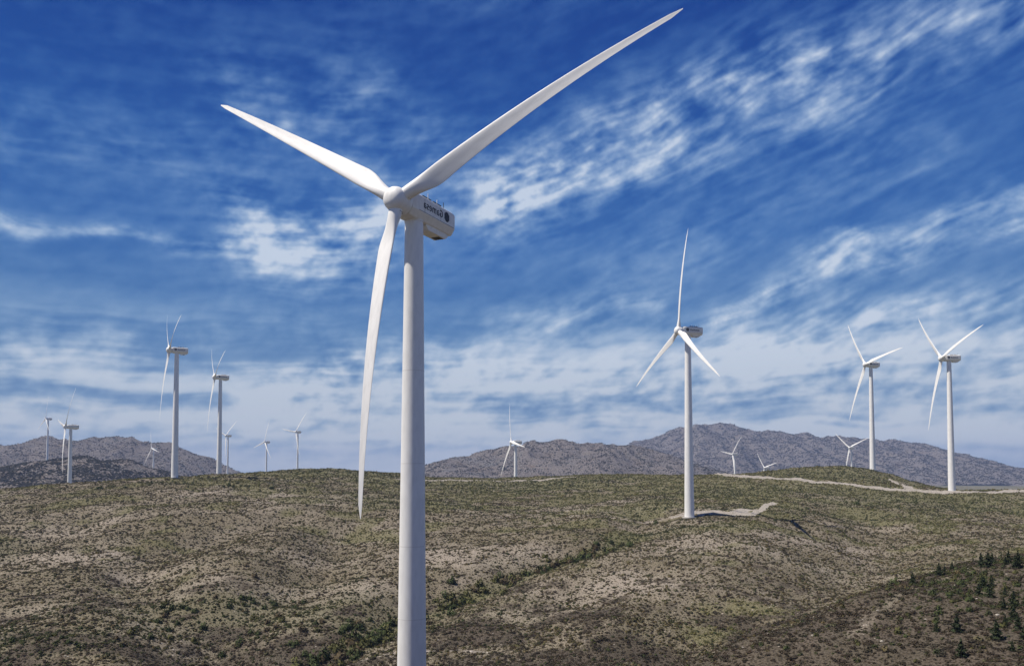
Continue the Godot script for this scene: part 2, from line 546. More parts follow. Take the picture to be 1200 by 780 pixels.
func nacelle_shell(rear: float) -> Mesh:
	var shape := [[1.72, -0.80], [1.75, -0.72], [1.75, 1.25], [1.66, 1.48], [1.45, 1.66], [1.1, 1.75], [0.4, 1.79], [-0.4, 1.79], [-1.1, 1.75], [-1.45, 1.66], [-1.66, 1.48], [-1.75, 1.25], [-1.75, -0.72], [-1.72, -0.80], [-1.22, -1.62], [-1.08, -1.72], [1.08, -1.72], [1.22, -1.62]]
	var rings := []
	var back := -(OVERHANG + rear)
	for e in [[-1.5, 0.80, 0.80], [-1.62, 0.88, 0.88], [-2.2, 0.98, 0.98], [-2.6, 1.0, 1.0], [back + 0.7, 1.0, 1.0], [back + 0.22, 0.975, 0.96], [back, 0.88, 0.86]]:
		var ring := PackedVector3Array()
		for p in shape: ring.append(Vector3(p[0] * e[1], p[1] * e[2], e[0]))
		rings.append(ring)
	return loft(rings, true, true, true)

func round_bars() -> Mesh:                       # a round emblem of upright bars
	var st := SurfaceTool.new()
	st.begin(Mesh.PRIMITIVE_TRIANGLES)
	for i in 7:
		var x := -0.6 + 0.2 * i
		var h := 1.44 * sqrt(maxf(0.02, 1.0 - pow(x / 0.74, 2.0)))
		st.append_from(box(Vector3(0.165, h, 0.02)), 0, Transform3D(Basis(), Vector3(x, 0, 0)))
	return st.commit()

func place(o: Node3D, basis: Basis, at: Vector3) -> Node3D:
	o.transform = Transform3D(basis, at)
	return o

# hub: where the blade axes meet; yaw: which way the nose points, from the viewer's side towards the left
func turbine(hub: Vector3, yaw: float, roll: float, tilt: float, label: String, opt := {}) -> void:
	var near: bool = opt.get("near", false)
	var side: float = 1.0 if near else -1.0
	yaw = deg_to_rad(yaw)
	tilt = deg_to_rad(tilt)
	var ahead := Vector3(-sin(yaw), 0, cos(yaw))
	var nose := Vector3(-sin(yaw) * cos(tilt), sin(tilt), cos(yaw) * cos(tilt))
	var right := Vector3(cos(yaw), 0, sin(yaw))
	var up := nose.cross(right)
	var foot := hub - ahead * OVERHANG
	foot.y = opt.get("foot", ground_y(foot.x, foot.z)) - 0.15
	var root := Node3D.new()
	root.name = numbered("wind_turbine")
	add_child(root)
	root.position = foot
	tag(root, label, "wind turbine", "white three-bladed wind turbines across the hills")
	var at := hub - foot
	# tower
	var top := at.y - 1.66
	var wide: float = 1.05 if near else 1.0
	var rings := []
	var n := 24 if near else 8
	var k := 48 if near else 20
	for i in n + 1:
		var t := float(i) / n
		var ring := PackedVector3Array()
		var rr := lerpf(2.05, 1.22, t) * wide
		for j in k: ring.append(Vector3(rr * cos(TAU * j / k), t * top, rr * sin(TAU * j / k)))
		rings.append(ring)
	var tower := part("tower", loft(rings), white, root)
	for t in ([0.27, 0.40, 0.55, 0.72] if near else [0.3, 0.62]):
		var rr: float = lerpf(2.05, 1.22, t) * wide + 0.006
		var band := PackedVector3Array()
		var band2 := PackedVector3Array()
		for j in k:
			band.append(Vector3(rr * cos(TAU * j / k), t * top - 0.06, rr * sin(TAU * j / k)))
			band2.append(Vector3(rr * cos(TAU * j / k), t * top + 0.06, rr * sin(TAU * j / k)))
		part("flange", loft([band, band2]), joint if near else cream, tower)
	place(part("foundation", rod(3.1, 0.5), concrete, root), Basis(), Vector3(0, 0.12, 0))
	# nacelle, level, turned into the wind
	var level := Basis(right, Vector3.UP, ahead)
	var rear: float = opt.get("rear", 6.3)
	if not nacelle_mesh.has(rear): nacelle_mesh[rear] = nacelle_shell(rear)
	var nac: Node3D = place(part("nacelle", nacelle_mesh[rear], cream, root), level, at)
	var mid := -(OVERHANG + rear * 0.5) + 1.2
	var reach := rear + OVERHANG - 3.4
	for s in [-1.0, 1.0]:
		place(part("panel_seam", box(Vector3(0.02, 0.07 if near else 0.05, reach)), seam_grey, nac), Basis(), Vector3(1.752 * s, -0.66, -2.9 - reach / 2))
	if near:
		for s in [0.12, 0.62]:
			place(part("panel_seam", box(Vector3(0.02, 1.9, 0.05)), seam_grey, nac), Basis(), Vector3(1.751, 0.27, -OVERHANG - rear * s + 1.0))
	# belly box behind the tower with its dark air outlet
	var belly := []
	for e in [[-OVERHANG - 1.7, 1.0, -1.95], [-OVERHANG - 2.3, 1.05, -2.45], [-OVERHANG - rear + 1.6, 1.05, -2.45], [-OVERHANG - rear + 0.9, 1.0, -2.0]]:
		belly.append(PackedVector3Array([Vector3(e[1], -1.6, e[0]), Vector3(-e[1], -1.6, e[0]), Vector3(-e[1] * 0.9, e[2], e[0]), Vector3(e[1] * 0.9, e[2], e[0])]))
	for r in belly: r.reverse()
	part("belly_box", loft(belly, true, true, true), cream, nac)
	place(part("air_outlet", box(Vector3(1.3, 0.03, 1.3 if near else 1.0)), dark, nac), Basis(), Vector3(0, -2.46, -OVERHANG - rear + 2.4))
	place(part("tower_collar", rod(1.34 * wide, 0.2), cream, nac), Basis(), Vector3(0, -1.78, -OVERHANG))
	# on the roof: rails, wind vane masts
	for s in [-0.9, 0.7]:
		place(part("roof_rail", box(Vector3(0.12, 0.34, rear * 0.26)), dark, nac), Basis(), Vector3(1.0, 1.93, -OVERHANG - rear * 0.38 - s * rear * 0.2))
	for s in [[1.2, 0.2, 0.9], [1.1, 0.5, 0.8], [0.9, 0.75, 1.1]]:
		place(part("mast", rod(0.05, s[2]), cream if s[2] < 1.0 else dark, nac), Basis(), Vector3(s[0], 1.74 + s[2] * 0.5, -OVERHANG - rear * s[1]))
	# lettering and emblem on the flank
	if opt.get("letters", true):
		var text := TextMesh.new()
		var font := SystemFont.new()
		font.font_names = PackedStringArray(["Droid Sans"])
		font.font_weight = 700
		font.font_italic = true
		text.font = font
		text.text = "Gamesa"
		text.font_size = 100
		text.pixel_size = 0.0138 if near else 0.0112
		text.depth = 0.02
		text.curve_step = 1.0
		if near:     # reads from the tail to the nose, letters turned over, as they stand
			place(part("lettering", text, print_ink, nac), Basis(Vector3(0, 0, 1), Vector3.UP, Vector3(1, 0, 0)), Vector3(1.762, 0.42, -OVERHANG - rear * 0.27))
			place(part("emblem", round_bars(), print_ink, nac), Basis(Vector3(0, 0, -1), Vector3.UP, Vector3(1, 0, 0)), Vector3(1.762, 0.42, -OVERHANG - rear * 0.70))
		else:
			place(part("lettering", text, print_ink, nac), Basis(Vector3(0, 0, -1), Vector3.UP, Vector3(1, 0, 0)), Vector3(1.762, 0.3, -OVERHANG - 2.4))
			place(part("emblem", round_bars(), print_ink, nac), Basis(Vector3(0, 0, -1), Vector3.UP, Vector3(1, 0, 0)), Vector3(1.762, 0.4, -OVERHANG + 0.9))
	# rotor
	var spin := place(part("spinner", spinner_mesh, white, root), Basis(right, up, nose), at)
	place(part("bearing_ring", lathe_z([[-0.14, 1.42], [0.14, 1.42]]), seam_grey, spin), Basis(), Vector3(0, 0, -1.5))
	if near:
		place(part("nose_hatch", lathe_z([[-0.03, 0.55], [0.03, 0.55]], 20), cream, spin), Basis(Vector3.RIGHT, -0.75), Vector3(0.0, 1.02, 1.33))
	var bows: Array = opt.get("lean", [0.0, 0.0, 0.0])
	for b in 3:
		var t := deg_to_rad(roll) + TAU * b / 3.0
		var lean := deg_to_rad(bows[b])
		var out := (up * cos(t) + right * sin(t))
		var span := out * cos(lean) + nose * sin(lean)
		var face := nose * cos(lean) - out * sin(lean)
		var edge := span.cross(face)
		var key := "near" if near else "far"
		if not blade_mesh.has(key): blade_mesh[key] = blade(side, 1.5 if near else 0.8, near)
		var bl := place(part("blade", blade_mesh[key], white, root), Basis(edge, span, face), at)
		if near:
			place(part("root_collar", rod(0.965, 0.07), seam_grey, bl), Basis(), Vector3(0, 1.72, 0))

# ---------------------------------------------------------------- plants
func leaf_cloud(count: int, size: Vector3, leaf: float, tall := 1.0, cone := false, tint := Vector3(0.25, 0.25, 0.25)) -> ArrayMesh:
	var v := PackedVector3Array()
	var nn := PackedVector3Array()
	var c := PackedColorArray()
	var ix := PackedInt32Array()
	for i in count:
		var d := Vector3(rng.randfn(), rng.randfn(), rng.randfn()).normalized()
		var p := Vector3.ZERO
		if cone:
			var y := 1.0 - sqrt(rng.randf())
			y = lerpf(0.08, 1.0, y)
			var rr := (1.02 - y) * (0.45 + 0.55 * sqrt(rng.randf())) * (0.8 + 0.35 * sin(y * 22.0))
			var q := rng.randf() * TAU
			p = Vector3(cos(q) * rr * size.x, y * size.y, sin(q) * rr * size.z)
		else:
			d.y = absf(d.y) * 1.05 - 0.05
			var lump := 0.75 + 0.35 * sin(d.x * 5.0 + d.z * 3.0 + 1.3) * sin(d.z * 6.0 + 0.4)
			p = Vector3(d.x * size.x, d.y * size.y, d.z * size.z) * pow(rng.randf(), 0.38) * lump
		var a := Vector3(rng.randfn(), rng.randfn() * tall, rng.randfn()).normalized() * leaf * rng.randf_range(0.7, 1.4)
		var b := a.cross(d).normalized() * leaf * rng.randf_range(0.3, 0.6)
		var q0 := p - a * 0.5
		var face := (q0 - (p + a)).cross(q0 - (p + b)).normalized()
		if face.dot(d) < 0.0:        # wind each leaf so that its front looks outwards
			b = -b
			face = -face
		var nrm := (face + d * 0.7).normalized()
		var o := v.size()
		v.append_array([q0, p + b, p + a, p - b])
		var k := rng.randf_range(1.0 - 2.0 * tint.x, 1.0 + 2.0 * tint.x)
		for j in 4:
			nn.append(nrm)
			c.append(Color(k * rng.randf_range(0.95, 1.08), k, k * rng.randf_range(0.85, 1.1)))
		ix.append_array([o, o + 1, o + 2, o, o + 2, o + 3])
	return arrays_mesh(v, nn, ix, c)

func stone_mesh() -> ArrayMesh:
	var rings := []
	for i in 4:
		var t := float(i) / 3.0
		var ring := PackedVector3Array()
		for j in 7:
			var r := [0.9, 1.0, 0.75, 0.3][i] * rng.randf_range(0.75, 1.2) as float
			ring.append(Vector3(r * cos(TAU * j / 7), t * 0.75 - 0.2 + rng.randf_range(-0.06, 0.06), r * sin(TAU * j / 7)))
		rings.append(ring)
	return loft(rings, true, true, true)

func leaves(c: Color) -> StandardMaterial3D:
	var m := paint(c, 0.85)
	m.vertex_color_use_as_albedo = true
	m.metallic_specular = 0.25
	m.backlight_enabled = true
	m.backlight = Color(c.r * 0.6, c.g * 0.6, c.b * 0.5).linear_to_srgb()
	m.cull_mode = BaseMaterial3D.CULL_DISABLED
	return m

func scatter(called: String, mesh: Mesh, m: Material, spots: Array, label: String, category: String) -> void:
	var mm := MultiMesh.new()
	mm.transform_format = MultiMesh.TRANSFORM_3D
	mm.use_colors = true
	mm.mesh = mesh
	mm.instance_count = spots.size()
	for i in spots.size():
		mm.set_instance_transform(i, spots[i][0])
		mm.set_instance_color(i, spots[i][1])
	var o := MultiMeshInstance3D.new()
	o.name = numbered(called)
	o.multimesh = mm
	o.material_override = m
	add_child(o)
	tag(o, label, category, "", "stuff")

func spot(x: float, y: float, z: float, s: Vector3, c: Color) -> Array:
	return [Transform3D(Basis(Vector3.UP, rng.randf() * TAU).scaled_local(s), Vector3(x, y, z)), c]

func shade(v: float, w: float) -> Color:      # one plant's own tone
	var k := v * rng.randf_range(0.7, 1.3)
	return Color(k * rng.randf_range(1.0 - w, 1.0 + w), k, k * rng.randf_range(1.0 - w, 1.0 + w))

var bush_meshes := []
var bush_mats := []
var pine_crowns := []
var pine_trunk: Mesh
var bark: StandardMaterial3D

func bush(x: float, z: float, size: float, tone: int, label: String, group: String) -> void:
	var o := MeshInstance3D.new()
	o.name = numbered("bush")
	o.mesh = bush_meshes[rng.randi() % bush_meshes.size()]
	o.material_override = bush_mats[tone]
	add_child(o)
	var s := size * rng.randf_range(0.8, 1.25)
	o.transform = Transform3D(Basis(Vector3.UP, rng.randf() * TAU).scaled_local(Vector3(s, s * rng.randf_range(0.8, 1.25), s)), Vector3(x, ground_y(x, z) - 0.05 * s, z))
	var tones := ["yellowish olive", "green", "brownish olive", "dark green"]
	tag(o, (("large " if s > size * 1.08 else "small " if s < size * 0.92 else "") + tones[tone] + " " + label) if group else label, "bush", group)

func pine(x: float, z: float, tall: float, label: String, group: String) -> void:
	var root := Node3D.new()
	root.name = numbered("young_pine")
	add_child(root)
	root.position = Vector3(x, ground_y(x, z) - 0.05, z)
	root.rotation.y = rng.randf() * TAU
	var s := tall / 4.0
	root.scale = Vector3(s * rng.randf_range(0.9, 1.25), s, s * rng.randf_range(0.9, 1.25))
	part("trunk", pine_trunk, bark, root)
	part("crown", pine_crowns[rng.randi() % pine_crowns.size()], bush_mats[3], root)
	tag(root, label, "tree", group)

func row_point(line: Array, wide: float) -> Vector2:
	var i := rng.randi() % (line.size() - 1)
	var a := Vector2(line[i][0], line[i][1])
	var b := Vector2(line[i + 1][0], line[i + 1][1])
	return a.lerp(b, rng.randf()) + Vector2(rng.randfn(), rng.randfn()) * wide * 0.5

# ---------------------------------------------------------------- tracks and mountains
# berm: height of the spoil bank heaped along the uphill side
func track(called: String, line: Array, wide: float, m: Material, label: String, berm := 0.0) -> void:
	var pts := []
	for i in line.size() - 1:
		var a := Vector2(line[i][0], line[i][1])
		var b := Vector2(line[i + 1][0], line[i + 1][1])
		var p := Vector2(line[maxi(i - 1, 0)][0], line[maxi(i - 1, 0)][1])
		var q := Vector2(line[mini(i + 2, line.size() - 1)][0], line[mini(i + 2, line.size() - 1)][1])
		var n := maxi(2, int(a.distance_to(b) / 1.5))
		for k in n: pts.append(a.cubic_interpolate(b, p, q, float(k) / n))
	pts.append(Vector2(line[-1][0], line[-1][1]))
	for p in pts:
		var n := int(ceil(wide * 0.46))
		for dj in range(-n, n + 1):
			for di in range(-n, n + 1):
				var i := int(p.x + 360.0) + di
				var j := int(p.y + 710.0) + dj
				if di * di + dj * dj <= wide * wide * 0.2 and i >= 0 and j >= 0 and i < 720 and j < 760: cleared[j * 720 + i] = 1
	var v := PackedVector3Array()
	var nn := PackedVector3Array()
	var c := PackedColorArray()
	var ix := PackedInt32Array()
	var across := 6
	for i in pts.size():
		var d: Vector2 = (pts[mini(i + 1, pts.size() - 1)] - pts[maxi(i - 1, 0)]).normalized().orthogonal()
		for k in across + 1:
			var t := (float(k) / across - 0.5) * wide
			if k == 0 or k == across: t *= 0.9 + 0.35 * noise_fine.get_noise_2d(pts[i].x * 2.0 + k * 40.0, pts[i].y * 2.0)
			var p: Vector2 = pts[i] + d * t
			var lift := -0.12 if k == 0 or k == across else 0.07 - (0.05 if k == 2 or k == 4 else 0.0)
			var uphill := k if d.y < 0.0 else across - k
			if berm > 0.0 and uphill >= 4 and uphill < 6: lift += berm * (0.45 if uphill == 4 else 1.0) * (0.8 + 0.5 * noise_fine.get_noise_2d(p.x * 1.5, p.y * 1.5))
			v.append(Vector3(p.x, ground_y(p.x, p.y) + lift, p.y))
			nn.append(Vector3.UP)
			var g := 0.85 + 0.3 * noise_fine.get_noise_2d(p.x * 3.0, p.y * 3.0)
			c.append(Color(g, g, g))
		if i > 0:
			for k in across:
				var o := (i - 1) * (across + 1) + k
				ix.append_array([o, o + 1, o + across + 2, o, o + across + 2, o + across + 1])
	setting(called, arrays_mesh(v, nn, ix, c), m, label)

func crest_at(crest: Array, x: float) -> float:
	for i in crest.size() - 1:
		if x <= crest[i + 1][0]:
			var t: float = clampf((x - crest[i][0]) / (crest[i + 1][0] - crest[i][0]), 0.0, 1.0)
			return lerpf(crest[i][1], crest[i + 1][1], t * t * (3.0 - 2.0 * t) * 0.5 + t * 0.5)
	return crest[-1][1]

# a range of hills along x at depth z: the heights of its crest, its half width, how deeply it is furrowed
func mountain(crest: Array, z: float, wide: float, step: float, rough: float, m: Material, label: String, scrub: float, scrub_size: float, called: String, scrub_label: String, tone: Color) -> void:
	var ridged := FastNoiseLite.new()
	ridged.seed = int(z)
	ridged.fractal_type = FastNoiseLite.FRACTAL_RIDGED
	ridged.frequency = 1.0 / (wide * 0.55)
	ridged.fractal_octaves = 5
	var lump := FastNoiseLite.new()
	lump.seed = int(z) + 3
	lump.frequency = 1.0 / 60.0
	lump.fractal_octaves = 4
	var x0: float = crest[0][0]
	var nx := int((crest[-1][0] - x0) / step)
	var nz := int(wide * 1.5 / step)
	var v := PackedVector3Array()
	var nn := PackedVector3Array()
	var c := PackedColorArray()
	var ix := PackedInt32Array()
	var hh := PackedFloat32Array()
	for j in nz + 1:
		var dz := lerpf(wide, -wide * 0.5, float(j) / nz)     # towards the viewer first
		for i in nx + 1:
			var x := x0 + i * step
			var wob := 0.18 * wide * lump.get_noise_2d(x * 0.12, 7.0)
			var zz := -z + dz
			var k := clampf(1.0 - absf(dz - wob) / (wide * (1.0 if dz > wob else 0.5)), 0.0, 1.0)
			var top := crest_at(crest, x) + 55.0
			var s := pow(k, 1.25) * (1.0 - 0.25 * k) / 0.75
			var rg := ridged.get_noise_2d(x * 1.7, zz * 0.8)
			var h := -55.0 + top * s + rough * top * (rg - 0.2) * s * (1.0 - s * 0.75) * 1.4 + lump.get_noise_2d(x, zz) * 0.022 * top * smoothstep(0.0, 0.2, s)
			hh.append(h)
			v.append(Vector3(x, h, zz))
			var g := 1.0 + 0.35 * lump.get_noise_2d(x * 1.3 + 900.0, zz * 1.3) + 0.22 * rg
			var warm := lump.get_noise_2d(x * 0.5, zz * 0.5 + 400.0) * 0.16
			c.append(Color(g * (1.0 + warm), g, g * (1.0 - warm)))
	for j in nz + 1:
		for i in nx + 1:
			var l := hh[j * (nx + 1) + maxi(i - 1, 0)]
			var r := hh[j * (nx + 1) + mini(i + 1, nx)]
			var a := hh[maxi(j - 1, 0) * (nx + 1) + i]
			var b := hh[mini(j + 1, nz) * (nx + 1) + i]
			nn.append(Vector3(l - r, 2.0 * step, b - a).normalized())
			if i < nx and j < nz:
				var o := j * (nx + 1) + i
				ix.append_array([o, o + nx + 1, o + 1, o + 1, o + nx + 1, o + nx + 2])
	setting(called, arrays_mesh(v, nn, ix, c), m, label)
	# scrub on its slopes
	var spots := []
	var count := int(scrub * (nx * step) * wide)
	for i in count:
		var fi := rng.randi() % nx
		var fj := int(pow(rng.randf(), 1.0) * nz * 0.75)
		var o := fj * (nx + 1) + fi
		if hh[o] < -42.0: continue
		var p := v[o].lerp(v[o + nx + 2], rng.randf()) + Vector3(rng.randf_range(-0.5, 0.5) * step, 0, 0)
		if lump.get_noise_2d(p.x * 0.9 + 50.0, p.z * 0.9) + rng.randf_range(-0.35, 0.35) < -0.12: continue
		var s := scrub_size * rng.randf_range(0.5, 1.4)
		spots.append(spot(p.x, p.y - 0.2 * s, p.z, Vector3(s, s * 0.75, s), Color(tone.r, tone.g, tone.b) * rng.randf_range(0.6, 1.3)))
	scatter("mountain_scrub", bush_meshes[0], bush_mats[4], spots, scrub_label, "shrubs")

# ---------------------------------------------------------------- the scene
func _ready() -> void:
	rng.seed = 20240611
	noise_big.seed = 3
	noise_big.frequency = 1.0 / 130.0
	noise_big.fractal_octaves = 4
	noise_mid.seed = 8
	noise_mid.frequency = 1.0 / 26.0
	noise_mid.fractal_octaves = 4
	noise_fine.seed = 15
	noise_fine.frequency = 1.0 / 5.0
	noise_fine.fractal_octaves = 3

	# camera: level gaze a little upwards, lens shifted up
	var cam := Camera3D.new()
	cam.name = "camera"
	add_child(cam)
	cam.projection = Camera3D.PROJECTION_FRUSTUM
	cam.near = 0.5
	cam.far = 20000.0
	cam.size = 0.5 * 780.0 / 950.0
	cam.frustum_offset = Vector2(0, 0.5 * 124.5 / 950.0)
	cam.rotation_degrees.x = 2.5
	cam.current = true

	# sky, air and exposure
	var env := Environment.new()
	env.background_mode = Environment.BG_SKY
	var sky := Sky.new()
	var pano := PanoramaSkyMaterial.new()
	pano.panorama = make_sky()
	sky.sky_material = pano
	env.sky = sky
	env.tonemap_mode = Environment.TONE_MAPPER_LINEAR
	env.tonemap_exposure = 1.2
	env.sdfgi_enabled = true
	env.ssao_enabled = true
	env.ssil_enabled = true
	env.fog_enabled = true
	env.fog_density = 0.00009
	env.fog_light_color = Color(0.62, 0.7, 0.86)
	var we := WorldEnvironment.new()
	we.name = "world_environment"
	we.environment = env
	add_child(we)

	# sun: high on the left, a little to the viewer's side
	var sun := DirectionalLight3D.new()
	sun.name = "sun"
	var to_sun := Vector3(-0.9945 * cos(deg_to_rad(59.0)), sin(deg_to_rad(59.0)), 0.1045 * cos(deg_to_rad(59.0)))
	add_child(sun)
	sun.look_at_from_position(Vector3.ZERO, -to_sun)
	sun.light_color = Color(1.0, 0.965, 0.91)
	sun.light_energy = 1.6
	sun.light_angular_distance = 0.5
	sun.shadow_enabled = true
	print("sky ", Time.get_ticks_msec())

	# ---- ground, one sheet to the horizon
	survey()
	xs = axis(CX0, CX0 + CX * STEP, STEP, -9000.0, 9000.0)
	zs = axis(CZ0, CZ0 + CZ * STEP, STEP, -9000.0, 1500.0)
	for i in xs.size():
		if is_equal_approx(xs[i], CX0): ix0 = i
	for j in zs.size():
		if is_equal_approx(zs[j], CZ0): iz0 = j
	var gv := PackedVector3Array()
	var gn := PackedVector3Array()
	var gc := PackedColorArray()
	var gi := PackedInt32Array()
	var w := xs.size()
	for j in zs.size():
		for i in w:
			var h := height(xs[i], zs[j])
			ground_h.append(h)
			gv.append(Vector3(xs[i], h, zs[j]))
			var cv := cover(xs[i], zs[j])
			var k := 1.0 + 0.18 * noise_fine.get_noise_2d(xs[i] * 1.7, zs[j] * 1.7)
			var soil := Color(0.350, 0.302, 0.245)
			var litter := Color(0.215, 0.185, 0.130)
			var moss := Color(0.170, 0.168, 0.090)
			var shaded_humus := Color(0.110, 0.092, 0.070)  # brown heath floor, darkened further as painted shade along the low ground
			var turf := Color(0.180, 0.170, 0.084)
			var col := litter.lerp(soil, clampf(cv.x * 1.25, 0.0, 1.0)).lerp(turf, grassy(xs[i], zs[j]) * 0.7).lerp(moss, cv.y * 0.5).lerp(shaded_humus, heath_and_shade(xs[i], zs[j]) * (1.0 - cv.x))
			gc.append(Color(col.r * k, col.g * k, col.b * k))
	for j in zs.size():
		for i in w:
			var a := ground_h[j * w + maxi(i - 1, 0)]
			var b := ground_h[j * w + mini(i + 1, w - 1)]
			var c := ground_h[maxi(j - 1, 0) * w + i]
			var d := ground_h[mini(j + 1, zs.size() - 1) * w + i]
			var dx := xs[mini(i + 1, w - 1)] - xs[maxi(i - 1, 0)]
			var dz := zs[mini(j + 1, zs.size() - 1)] - zs[maxi(j - 1, 0)]
			gn.append(Vector3((a - b) / dx, 1.0, (c - d) / dz).normalized())
			if i < w - 1 and j < zs.size() - 1:
				var o := j * w + i
				gi.append_array([o, o + 1, o + w, o + 1, o + w + 1, o + w])
	var grain := noise_texture(0.045, 4, [grey(0.5), grey(0.8), grey(1.0), grey(1.0)], [0.25, 0.45, 0.6, 0.85], 1024, 6)
	var soil_mat := earth(Color(1.0, 1.0, 1.0), grain, 0.045)
	setting("ground", arrays_mesh(gv, gn, gi, gc), soil_mat, "rolling stony hillside covered in low dry scrub")
	print("ground ", Time.get_ticks_msec(), " verts ", gv.size())

	# ---- tracks and the stony pad
	cleared.resize(720 * 760)
	var gravel := earth(Color(0.50, 0.455, 0.40), grain, 0.11)
	var dull_soil := earth(Color(0.34, 0.30, 0.25), grain, 0.11)
	track("dirt_track", [[146, -592], [152, -577], [156, -548], [168, -532], [182, -511], [199, -499], [208, -483], [219, -473], [236, -468], [258, -466], [292, -470], [312, -474]], 6.5, gravel, "pale dirt track climbing the knoll to the turbines on the right", 1.1)
	track("dirt_track", [[78, -341], [90, -344], [104, -353], [116, -376], [125, -396], [132, -407]], 4.0, gravel, "pale gravel road curving up from the middle turbine", 0.8)
	track("dirt_track", [[-62, -160], [-47, -166], [-38, -172], [-30, -177], [-19, -180], [-6, -178]], 1.8, dull_soil, "narrow pale track crossing the valley floor behind the near tower")
	track("dirt_track", [[-80, -560], [-66, -578], [-31, -597], [0, -598], [31, -598], [50, -606]], 5.0, gravel, "thin pale track along the crest near the distant middle turbine", 0.25)
	track("gravel_pad", [[68, -348], [84, -350], [97, -357], [108, -368]], 12.0, gravel, "pale stony pad beside the foot of the middle turbine")
	track("dirt_track", [[264, -562], [258, -540], [248, -512], [236, -482]], 7.0, gravel, "pale rubble cutting down the right end of the knoll", 0.8)

	# ---- plants' meshes and materials
	for i in 5: bush_meshes.append(leaf_cloud(150, Vector3(1.0, 1.1, 1.0), 0.26))
	bush_mats = [leaves(Color(0.102, 0.102, 0.040)), leaves(Color(0.060, 0.076, 0.029)), leaves(Color(0.095, 0.074, 0.042)), leaves(Color(0.045, 0.060, 0.029)), leaves(Color(1, 1, 1))]
	for i in 3: pine_crowns.append(leaf_cloud(420, Vector3(1.25, 4.0, 1.25), 0.3, 1.0, true))
	var tr := []
	for i in 5:
		var ring := PackedVector3Array()
		for j in 8: ring.append(Vector3(0.11 * (1.05 - i * 0.24) * cos(TAU * j / 8), i * 0.9, 0.11 * (1.05 - i * 0.24) * sin(TAU * j / 8)))
		tr.append(ring)
	pine_trunk = loft(tr)
	bark = paint(Color(0.09, 0.07, 0.055), 0.9)

	# ---- mountains behind
	var rock := noise_texture(0.03, 9, [grey(0.4), grey(0.72), grey(1.0)], [0.3, 0.5, 0.7], 1024, 6)
	var near_rock := earth(Color(0.27, 0.24, 0.225), rock, 0.008)
	mountain([[-1300, -50], [-1144, 12], [-915, 15], [-832, 23], [-763, 32], [-687, 24], [-633, 6], [-564, -15], [-500, -52]], 1450, 420, 7.0, 0.3, near_rock, "dark scrubby foothill in front of the left mountain", 0.22, 2.0, "foothill", "dark scrub covering the left foothill", Color(0.05, 0.05, 0.04))
	mountain([[-2700, 60], [-2275, 85], [-1934, 97], [-1706, 102], [-1536, 122], [-1423, 125], [-1280, 117], [-1138, 99], [-1023, 60], [-895, 9], [-852, -11], [-780, -54]], 2700, 800, 10.0, 0.3, near_rock, "bare grey mountain behind the left turbines", 0.03, 2.5, "mountain", "dark scrub dotted over the left mountain", Color(0.05, 0.05, 0.04))
	mountain([[-540, -54], [-421, -16], [-342, 0], [-263, 26], [-158, 55], [0, 92], [132, 105], [263, 100], [369, 84], [447, 68], [526, 42], [657, 3], [736, -16], [830, -54]], 2500, 700, 8.0, 0.3, near_rock, "low grey mountain in the middle distance behind the hub-high crest", 0.036, 2.3, "mountain", "dark scrub dotted over the middle mountain", Color(0.05, 0.05, 0.04))
	mountain([[-100, -54], [193, -29], [484, 77], [703, 174], [921, 252], [1164, 276], [1358, 252], [1551, 232], [1745, 213], [1987, 189], [2229, 179], [2374, 155], [2518, 87], [2662, 48], [2903, 29], [3387, 39], [4113, 19], [4600, -54]], 4600, 1300, 15.0, 0.34, near_rock, "long violet grey mountain range far behind the right turbines", 0.03, 3.6, "mountain_range", "dark scrub dotted over the far right range", Color(0.05, 0.05, 0.04))
	print("mountains ", Time.get_ticks_msec())

	# ---- turbines
	var speck := noise_texture(0.012, 31, [grey(0.955), grey(0.985), grey(1.0)], [0.2, 0.5, 0.8], 512, 5)
	white = paint(Color(0.84, 0.835, 0.82), 0.5)
	white.albedo_texture = speck
	white.uv1_triplanar = true
	white.uv1_scale = Vector3(0.2, 0.05, 0.2)
	cream = paint(Color(0.86, 0.84, 0.79), 0.55)
	cream.albedo_texture = speck
	cream.uv1_triplanar = true
	cream.uv1_scale = Vector3.ONE * 0.15
	dark = paint(Color(0.02, 0.02, 0.022), 0.6)
	seam_grey = paint(Color(0.22, 0.21, 0.2), 0.7)
	joint = paint(Color(0.70, 0.69, 0.67), 0.6)
	concrete = paint(Color(0.42, 0.40, 0.37), 0.9)
	print_ink = paint(Color(0.035, 0.038, 0.05), 0.6)
	spinner_mesh = lathe_z([[-1.42, 1.6], [-1.32, 1.7], [-0.6, 1.74], [0.3, 1.72], [0.8, 1.64], [1.15, 1.5], [1.42, 1.28], [1.6, 1.0], [1.7, 0.68], [1.76, 0.34], [1.78, 0.05]])
	turbine(Vector3(-15.7, 37.4, -109.1), 25.8, 61.5, 5.3, "huge white turbine in the foreground with its tower cut off below", {"near": true, "rear": 8.7, "lean": [-5.3, 2.8, -2.7]})
	turbine(Vector3(70.0, 60.4, -338.3), 74.1, 3.0, 5.0, "second largest turbine, standing on the pale gravel pad right of centre")
	turbine(Vector3(252.8, 68.3, -474.2), 90.4, 73.7, 4.7, "rightmost tall white turbine, its upper blades spread in a V")
	turbine(Vector3(256.7, 79.8, -585.6), 81.5, 82.3, 4.9, "tall turbine on the grassy knoll, second from the right edge")
	turbine(Vector3(586.5, 46.8, -1407.0), 65.3, 68.7, 5.0, "small far turbine just left of the one on the knoll", {"letters": false})
	turbine(Vector3(410.7, 37.9, -1508.5), 74.0, 39.7, 5.1, "tiny far turbine against the violet range, right of the middle turbine", {"letters": false})
